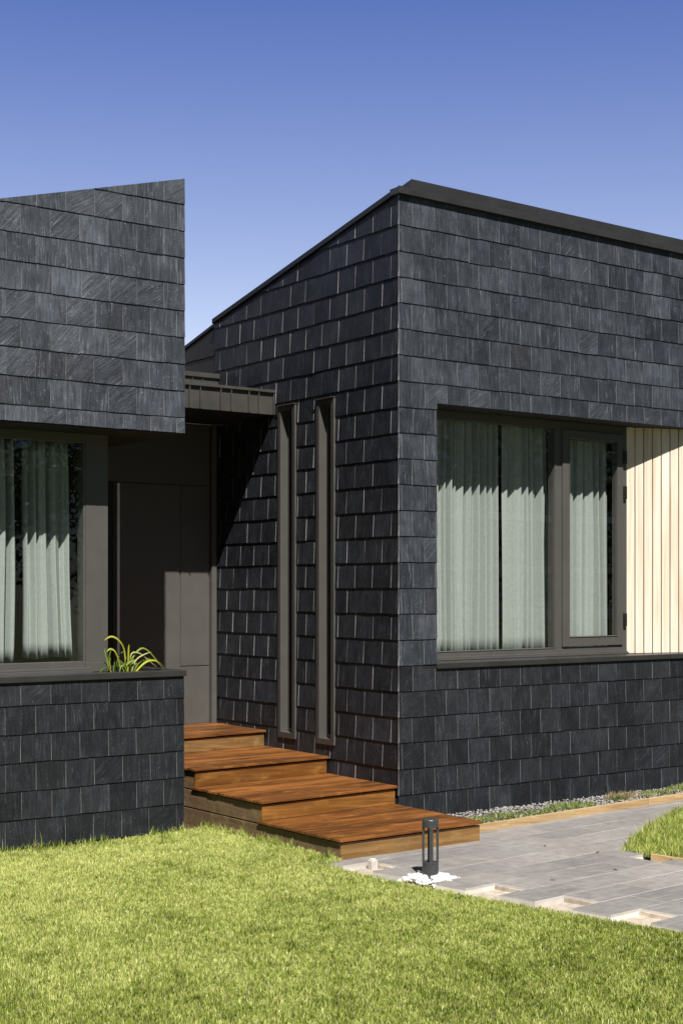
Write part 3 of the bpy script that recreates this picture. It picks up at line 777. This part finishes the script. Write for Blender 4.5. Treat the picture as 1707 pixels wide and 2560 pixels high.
def pebbles(pts):
    bm = bmesh.new(); bmesh.ops.create_icosphere(bm, subdivisions=2, radius=1)
    bv = np.array([v.co[:] for v in bm.verts]); bf = np.array([[v.index for v in f.verts] for f in bm.faces]); bm.free()
    n, m_ = len(pts), len(bv)
    sc = rng.uniform(.012, .021, (n, 1, 1)) * np.concatenate([np.ones((n, 1, 1)), rng.uniform(.7, 1, (n, 1, 1)), rng.uniform(.55, .8, (n, 1, 1))], 2)
    vs = bv[None] * (1 + .12 * np.sin(bv[None, :, [1, 2, 0]] * 3 + rng.uniform(0, 6, (n, 1, 3)))) * sc
    th = rng.uniform(0, 6.28, n)[:, None]; x, y = vs[..., 0].copy(), vs[..., 1].copy()
    vs[..., 0] = x * np.cos(th) - y * np.sin(th); vs[..., 1] = x * np.sin(th) + y * np.cos(th)
    vs += np.array(pts)[:, None]
    tri = (bf[None] + (np.arange(n) * m_)[:, None, None]).reshape(-1, 3)
    ob = np_mesh('white_pebbles', vs.reshape(-1, 3), [], M['pebble'], np.full((n * m_, 3), .6), None, tri)
    ob.data.polygons.foreach_set('use_smooth', [True] * len(ob.data.polygons)); return ob
tag(pebbles(pp), 'heap of bright white pebbles around the foot of the bollard light', 'pebbles', None, 'stuff')
# pale concrete stub left beside the bottom step
b = MB(); s0 = pab(-.05, -1.06, 0); b.box(s0[0] - .03, s0[0] + .025, s0[1] - .025, s0[1] + .025, -2.07, -1.968); b.box(s0[0] - .022, s0[0] + .017, s0[1] - .018, s0[1] + .018, -1.9685, -1.958)
tag(b.build('concrete_stub', M['conc'], None, .004), 'small pale concrete stub in the paving gap by the bottom step', 'stub')
# fallen leaves on the paving and canopy
def litter(x, y, z, ang, s, label, group=None):
    b = MB(); t = (random.random(),) * 3 + (1,)
    ca, sa = math.cos(ang) * s, math.sin(ang) * s
    P_ = [(-1, 0, .0), (-.3, .32, .18), (.5, .26, .1), (1.1, 0, .25), (.5, -.26, .14), (-.3, -.32, .05)]
    pts = [(x + u * ca - v * sa, y + u * sa + v * ca, z + w * s + .002) for u, v, w in P_]
    b.prism(pts, [(p[0], p[1], p[2] + .0015) for p in pts]); return tag(b.build('fallen_leaf', M['bark']), label, 'leaf', group)
litter(.20, -1.55, PATHZ, .5, .022, 'dry brown leaf on the paving nearest the kerb board', 'leaves on the paving')
litter(-.05, -2.52, PATHZ, 1.6, .02, 'dry brown leaf in the middle of the paving', 'leaves on the paving')
litter(.33, -1.98, PATHZ, .2, .024, 'dry brown leaf beside the corner of the right lawn', 'leaves on the paving')
litter(-.66, -2.52, PATHZ, 2.2, .018, 'dry brown leaf behind the nearest paving gap', 'leaves on the paving')
litter(-.42, 2.0, 1.896, .4, .03, 'curled dry leaf lying on the entry canopy edge')

# ------------------------------------------------------------------ strap-leaved plant in the planter
def strap(mb, pts, w, t, seg=14):
    P_ = [Vector(p) for p in pts]
    def cr(f):
        f *= (len(P_) - 1); i = min(int(f), len(P_) - 2); f -= i
        a, b_, c, d = P_[max(i - 1, 0)], P_[i], P_[i + 1], P_[min(i + 2, len(P_) - 1)]
        return .5 * ((2 * b_) + (c - a) * f + (2 * a - 5 * b_ + 4 * c - d) * f * f + (3 * b_ - a - 3 * c + d) * f ** 3)
    base = len(mb.v); ring = []
    for k in range(seg + 1):
        f = k / seg; p = cr(f); d = (cr(min(1, f + .02)) - cr(max(0, f - .02))).normalized()
        side = d.cross(Vector((.25, -.75, .6))).normalized()
        if side.length < .1: side = Vector((1, 0, 0))
        ww = w * (.75 + .5 * f if f < .45 else .98) * (1 - max(0, (f - .5) / .5) ** 2.2) + .0006
        nrm = side.cross(d).normalized()
        mb.v += [tuple(p - side * ww), tuple(p - nrm * ww * .35), tuple(p + side * ww), tuple(p + nrm * .0012)]
    for k in range(seg):
        i = base + k * 4
        for a, c in ((0, 1), (1, 2), (2, 3), (3, 0)): mb.face([i + a, i + c, i + 4 + c, i + 4 + a], 0, t)
pb = MB(); yel = (.46, .48, .05, 1); yg = (.24, .33, .05, 1); gr_ = (.10, .16, .03, 1); pal = (.55, .52, .22, 1)
B0 = (-2.10, .97, -.735)
lv = [([(-2.078, .95, -.735), (-2.075, .94, -.60), (-2.075, .935, -.50), (-2.076, .93, -.462)], .017, yel),
      ([(-2.085, .96, -.735), (-2.10, .96, -.52), (-2.155, .95, -.43), (-2.225, .95, -.395), (-2.29, .95, -.425)], .017, yel),
      ([(-2.135, .95, -.735), (-2.155, .94, -.62), (-2.20, .93, -.52), (-2.245, .93, -.495), (-2.28, .93, -.52)], .015, yel),
      ([(-2.20, .96, -.735), (-2.245, .95, -.62), (-2.275, .95, -.54), (-2.285, .95, -.49)], .017, yg),
      ([(-2.21, .93, -.735), (-2.24, .92, -.68), (-2.27, .92, -.62), (-2.28, .92, -.585)], .017, yg),
      ([(-2.19, 1.0, -.735), (-2.22, 1.0, -.62), (-2.215, 1.0, -.55), (-2.20, 1.0, -.50)], .014, gr_),
      ([(-2.06, .98, -.735), (-2.03, .98, -.60), (-1.95, .98, -.505), (-1.88, .98, -.515), (-1.80, .97, -.60), (-1.735, .96, -.685)], .013, yg),
      ([(-2.05, .93, -.735), (-1.99, .92, -.66), (-1.92, .91, -.605), (-1.85, .90, -.60), (-1.80, .90, -.64)], .014, yel),
      ([(-2.04, 1.0, -.735), (-1.97, 1.0, -.65), (-1.90, 1.0, -.60), (-1.82, 1.0, -.59), (-1.74, .99, -.64), (-1.71, .98, -.69)], .011, gr_),
      ([(-2.05, .96, -.735), (-2.0, .96, -.60), (-1.93, .95, -.55), (-1.86, .95, -.53)], .008, pal),
      ([(-2.06, .97, -.735), (-2.05, .97, -.60), (-2.02, .97, -.53), (-1.95, .96, -.545), (-1.88, .96, -.60), (-1.81, .95, -.655)], .008, pal),
      ([(-2.20, .94, -.735), (-2.28, .90, -.655), (-2.33, .88, -.65), (-2.38, .86, -.69)], .012, gr_),
      ([(-2.15, 1.02, -.735), (-2.14, 1.02, -.62), (-2.10, 1.03, -.54), (-2.05, 1.03, -.52)], .009, gr_),
      ([(-2.09, .99, -.735), (-2.06, .98, -.65), (-2.03, .98, -.59), (-2.035, .97, -.55)], .008, yg),
      ([(-2.16, .90, -.735), (-2.18, .89, -.68), (-2.16, .89, -.63), (-2.13, .89, -.62)], .009, yg)]
for k in range(16):                                      # short stiff leaves filling the base of the clump
    bx, by = random.uniform(-2.26, -2.0), random.uniform(.90, 1.06); a = random.uniform(-1.1, 1.1); L = random.uniform(.08, .19)
    lv.append(([(bx, by, -.735), (bx + math.sin(a) * L * .4, by - .01, -.735 + L * .6), (bx + math.sin(a) * L * .85, by - .02, -.735 + L * (1.05 - abs(a) * .25))], random.uniform(.008, .012), random.choice([yg, gr_, yel, yg])))
for pts, w, t in lv: strap(pb, pts, w * .8, t)
tag(pb.build('strap_leaf_plant', M['leaf'], None, 0, True), 'yellow-green strap-leaved plant arching out of the planter corner', 'plant')

# ------------------------------------------------------------------ curtains
def curtain(x0, x1, y, z0, z1, label, lean=0., seed=0, per=.105):
    r = random.Random(seed)
    n = max(2, int((x1 - x0) / .006)); xs, yy = [], []
    ph = r.uniform(0, 6.28); xx = x0; cyc = []
    while xx < x1 + per:
        wv = per * r.uniform(.55, 1.25); cyc.append((xx, wv, r.uniform(.6, 1.35), r.uniform(.5, .82))); xx += wv
    prof = []
    for i in range(n + 1):
        x = x0 + (x1 - x0) * i / n
        for cx, wv, am, sk in cyc:
            if cx <= x < cx + wv:
                f = (x - cx) / wv; f = f / sk * .5 if f < sk else .5 + (f - sk) / (1 - sk) * .5
                prof.append((x, -.044 * am * (math.sin(f * 2 * math.pi) + .38 * math.sin(f * 4 * math.pi + wv * 70)) + .003 * math.sin(x * 120))); break
    NZ = 14; vs = []
    for j in range(NZ + 1):
        fz = j / NZ; z = z0 + (z1 - z0) * fz
        for x, d in prof:
            e = (x - x0) / (x1 - x0)
            hem = .006 * math.sin(x * 23 + seed) if j == 0 else 0
            vs.append((x + lean * (1 - fz) * e + .006 * math.sin(fz * 5 + x * 9), y + d * (1.0 - .12 * fz) + .004 * math.sin(fz * 7 + x * 21), z + hem))
    m_ = len(prof); fs = [[j * m_ + i, j * m_ + i + 1, (j + 1) * m_ + i + 1, (j + 1) * m_ + i] for j in range(NZ) for i in range(m_ - 1)]
    ox = ((x0 + x1) / 2, y, z1)
    ob = np_mesh('curtain', np.array(vs) - np.array(ox), fs, M['curtain']); ob.location = ox
    ob.data.polygons.foreach_set('use_smooth', [True] * len(ob.data.polygons))
    so = ob.modifiers.new('thick', 'SOLIDIFY'); so.thickness = .0015
    return tag(ob, label, 'curtain', 'curtains in the windows')
curtain(.42, 1.562, .505, -.66, 2.15, 'widest pale sage curtain, in the left part of the right wing window', 0, 1)
curtain(1.625, 2.17, .505, -.66, 2.15, 'pale sage curtain just left of the mullion in the right wing window', .05, 2)
curtain(2.40, 3.035, .505, -.66, 2.15, 'pale sage curtain behind the hinged casement', .015, 3)
curtain(-2.80, -2.425, 1.40, -.575, 1.21, 'short pale sage curtain beside the corner post of the left wing', .05, 4)
curtain(-3.6, -2.875, 1.40, -.62, 1.21, 'pale sage curtain at the left edge of the left wing window', 0, 5)

# ------------------------------------------------------------------ what the glass reflects: garden across the path
RF = empty('rail_fence', (8, -6, -2), 'white three-rail garden fence facing the right wing window', 'fence')
for zc, hh in ((1.10, .11), (.30, .10), (-.40, .16)):
    b = MB()
    xs = [5.2, 7.0, 8.8, 10.6]
    for i in range(3):
        d0, d1 = .03 * math.sin(i * 2.1 + zc), .03 * math.sin(i * 2.1 + 2.1 + zc)
        b.prism([(xs[i], -6.02, zc - hh / 2 + d0), (xs[i + 1] - .004, -6.02, zc - hh / 2 + d1), (xs[i + 1] - .004, -5.98, zc - hh / 2 + d1), (xs[i], -5.98, zc - hh / 2 + d0)],
                [(xs[i], -6.02, zc + hh / 2 + d0), (xs[i + 1] - .004, -6.02, zc + hh / 2 + d1), (xs[i + 1] - .004, -5.98, zc + hh / 2 + d1), (xs[i], -5.98, zc + hh / 2 + d0)])
    b.build('rail', M['white'], RF)
for x in (5.25, 7.0, 8.8, 10.5):
    b = MB(); b.box(x - .05, x + .05, -6.12, -6.021, -2.2, 1.2); b.build('post', M['bark'], RF)
def tree(loc, h, r, n, label, seed):
    g_ = np.random.default_rng(seed); rr = random.Random(seed)
    root = empty('garden_tree', loc, label, 'tree', 'trees behind the garden')
    b = MB(); X, Y, Z = loc
    tp = [(X, Y, Z - .1), (X + .1, Y, Z + h * .2), (X - .05, Y + .1, Z + h * .45), (X + .05, Y, Z + h * .8)]
    b.tube(tp, [.17, .13, .09, .03], 9)
    ends = []
    for k in range(9):
        a = k * 2.4 + rr.random(); zz = Z + h * rr.uniform(.3, .7); L = r * rr.uniform(.5, .9)
        e = (X + math.cos(a) * L, Y + math.sin(a) * L, zz + h * rr.uniform(.08, .25))
        b.tube([(X, Y, zz), ((X + e[0]) / 2, (Y + e[1]) / 2, (zz + e[2]) / 2 + .1), e], [.06, .04, .012], 6); ends.append(e)
    b.build('trunk', M['bark'], root)
    cl = np.array([[X + math.cos(a) * r * s * .8, Y + math.sin(a) * r * s * .8, Z + h * zz] for a, s, zz in [(g_.uniform(0, 6.28), math.sqrt(g_.random()), g_.uniform(.22, .97)) for _ in range(34)]] + ends)
    ci = g_.integers(0, len(cl), n); p = cl[ci] + g_.normal(0, 1, (n, 3)) * np.array([.42, .42, .32]) * r * .42
    a = g_.uniform(0, 6.28, n); e = g_.uniform(-.9, .9, n); L = g_.uniform(.05, .11, n)
    d = np.stack([np.cos(a) * np.cos(e), np.sin(a) * np.cos(e), np.sin(e)], 1) * L[:, None]
    w = np.cross(d, g_.normal(0, 1, (n, 3))); w = w / np.linalg.norm(w, axis=1, keepdims=True) * (L * .42)[:, None]
    V_ = np.stack([p - d, p + w, p + d, p - w], 1) - np.array(loc)
    c = np.array([.055, .085, .022]) * g_.uniform(.5, 1.5, (n, 1)) * np.repeat(1, n)[:, None]
    np_mesh('crown', V_.reshape(-1, 3), (np.arange(n) * 4)[:, None] + np.arange(4), M['leaf'], np.repeat(c, 4, 0), root)
tree((3.2, -15.5, -2.05), 6.8, 2.6, 9000, 'tall bushy garden tree opposite the left wing window', 1)
tree((7.5, -15.0, -2.05), 6.2, 2.6, 9000, 'bushy garden tree behind the left end of the rail fence', 2)
tree((11.2, -11.5, -2.05), 6.6, 2.8, 10000, 'largest garden tree close behind the rail fence', 3)
tree((15.0, -11.5, -2.05), 6.4, 2.8, 10000, 'rounded garden tree beyond the right end of the rail fence', 4)
tree((19.5, -12.5, -2.05), 7.2, 3.0, 9000, 'farthest garden tree to the right of the rail fence', 5)
tree((-1.0, -19.0, -2.05), 6.5, 2.6, 8000, 'loose garden tree furthest back from the house', 6)

# ------------------------------------------------------------------ light, sky, camera
sd = Vector((.472, 1.0, -1.375)).normalized()
sun = bpy.data.lights.new('sun', 'SUN'); sun.energy = 5.0; sun.angle = math.radians(.5); sun.color = (1, .955, .89)
so = bpy.data.objects.new('sun', sun); COL.objects.link(so); so.rotation_euler = sd.to_track_quat('-Z', 'Y').to_euler()
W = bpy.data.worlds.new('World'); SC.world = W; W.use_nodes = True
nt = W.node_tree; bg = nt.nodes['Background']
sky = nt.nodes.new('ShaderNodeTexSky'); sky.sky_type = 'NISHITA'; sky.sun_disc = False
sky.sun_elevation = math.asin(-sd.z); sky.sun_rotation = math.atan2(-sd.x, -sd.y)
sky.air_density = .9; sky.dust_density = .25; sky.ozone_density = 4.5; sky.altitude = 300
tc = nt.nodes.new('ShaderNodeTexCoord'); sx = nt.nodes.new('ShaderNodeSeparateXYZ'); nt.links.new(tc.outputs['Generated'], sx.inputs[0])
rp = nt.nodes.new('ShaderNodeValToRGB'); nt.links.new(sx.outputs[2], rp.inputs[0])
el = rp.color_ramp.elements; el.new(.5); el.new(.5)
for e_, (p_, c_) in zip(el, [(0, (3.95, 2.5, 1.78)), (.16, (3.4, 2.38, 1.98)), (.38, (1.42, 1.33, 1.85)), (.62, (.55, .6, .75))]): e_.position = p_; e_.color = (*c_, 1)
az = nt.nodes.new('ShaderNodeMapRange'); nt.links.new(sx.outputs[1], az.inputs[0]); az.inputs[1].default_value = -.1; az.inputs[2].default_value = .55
mu = nt.nodes.new('ShaderNodeMix'); mu.data_type = 'RGBA'; nt.links.new(az.outputs[0], mu.inputs[0]); mu.inputs[6].default_value = (.42, .43, .46, 1); nt.links.new(rp.outputs[0], mu.inputs[7])  # sky shaped by hand: dimmed behind the camera to cut fill, boosted low ahead
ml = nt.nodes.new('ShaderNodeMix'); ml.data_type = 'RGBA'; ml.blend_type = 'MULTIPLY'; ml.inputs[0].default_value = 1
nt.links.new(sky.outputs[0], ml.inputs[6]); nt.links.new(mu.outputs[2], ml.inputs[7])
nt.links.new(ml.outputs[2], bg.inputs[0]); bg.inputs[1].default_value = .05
cam = bpy.data.cameras.new('camera'); co = bpy.data.objects.new('camera', cam); COL.objects.link(co); SC.camera = co
cam.sensor_fit = 'VERTICAL'; cam.sensor_height = 36; cam.sensor_width = 24; cam.lens = 3582 / 2560 * 36
cam.shift_y = 190 / 2560; cam.clip_end = 1000; cam.clip_start = .1
co.location = (CAM[0], CAM[1], 0); co.rotation_euler = (math.pi / 2, 0, -math.radians(35.907))
SC.view_settings.view_transform = 'Standard'; SC.view_settings.look = 'None'; SC.view_settings.exposure = .55; SC.view_settings.gamma = 1
SC.render.resolution_x = 682; SC.render.resolution_y = 1024
SC.cycles.max_bounces = 8; SC.cycles.transparent_max_bounces = 16; SC.cycles.use_denoising = True
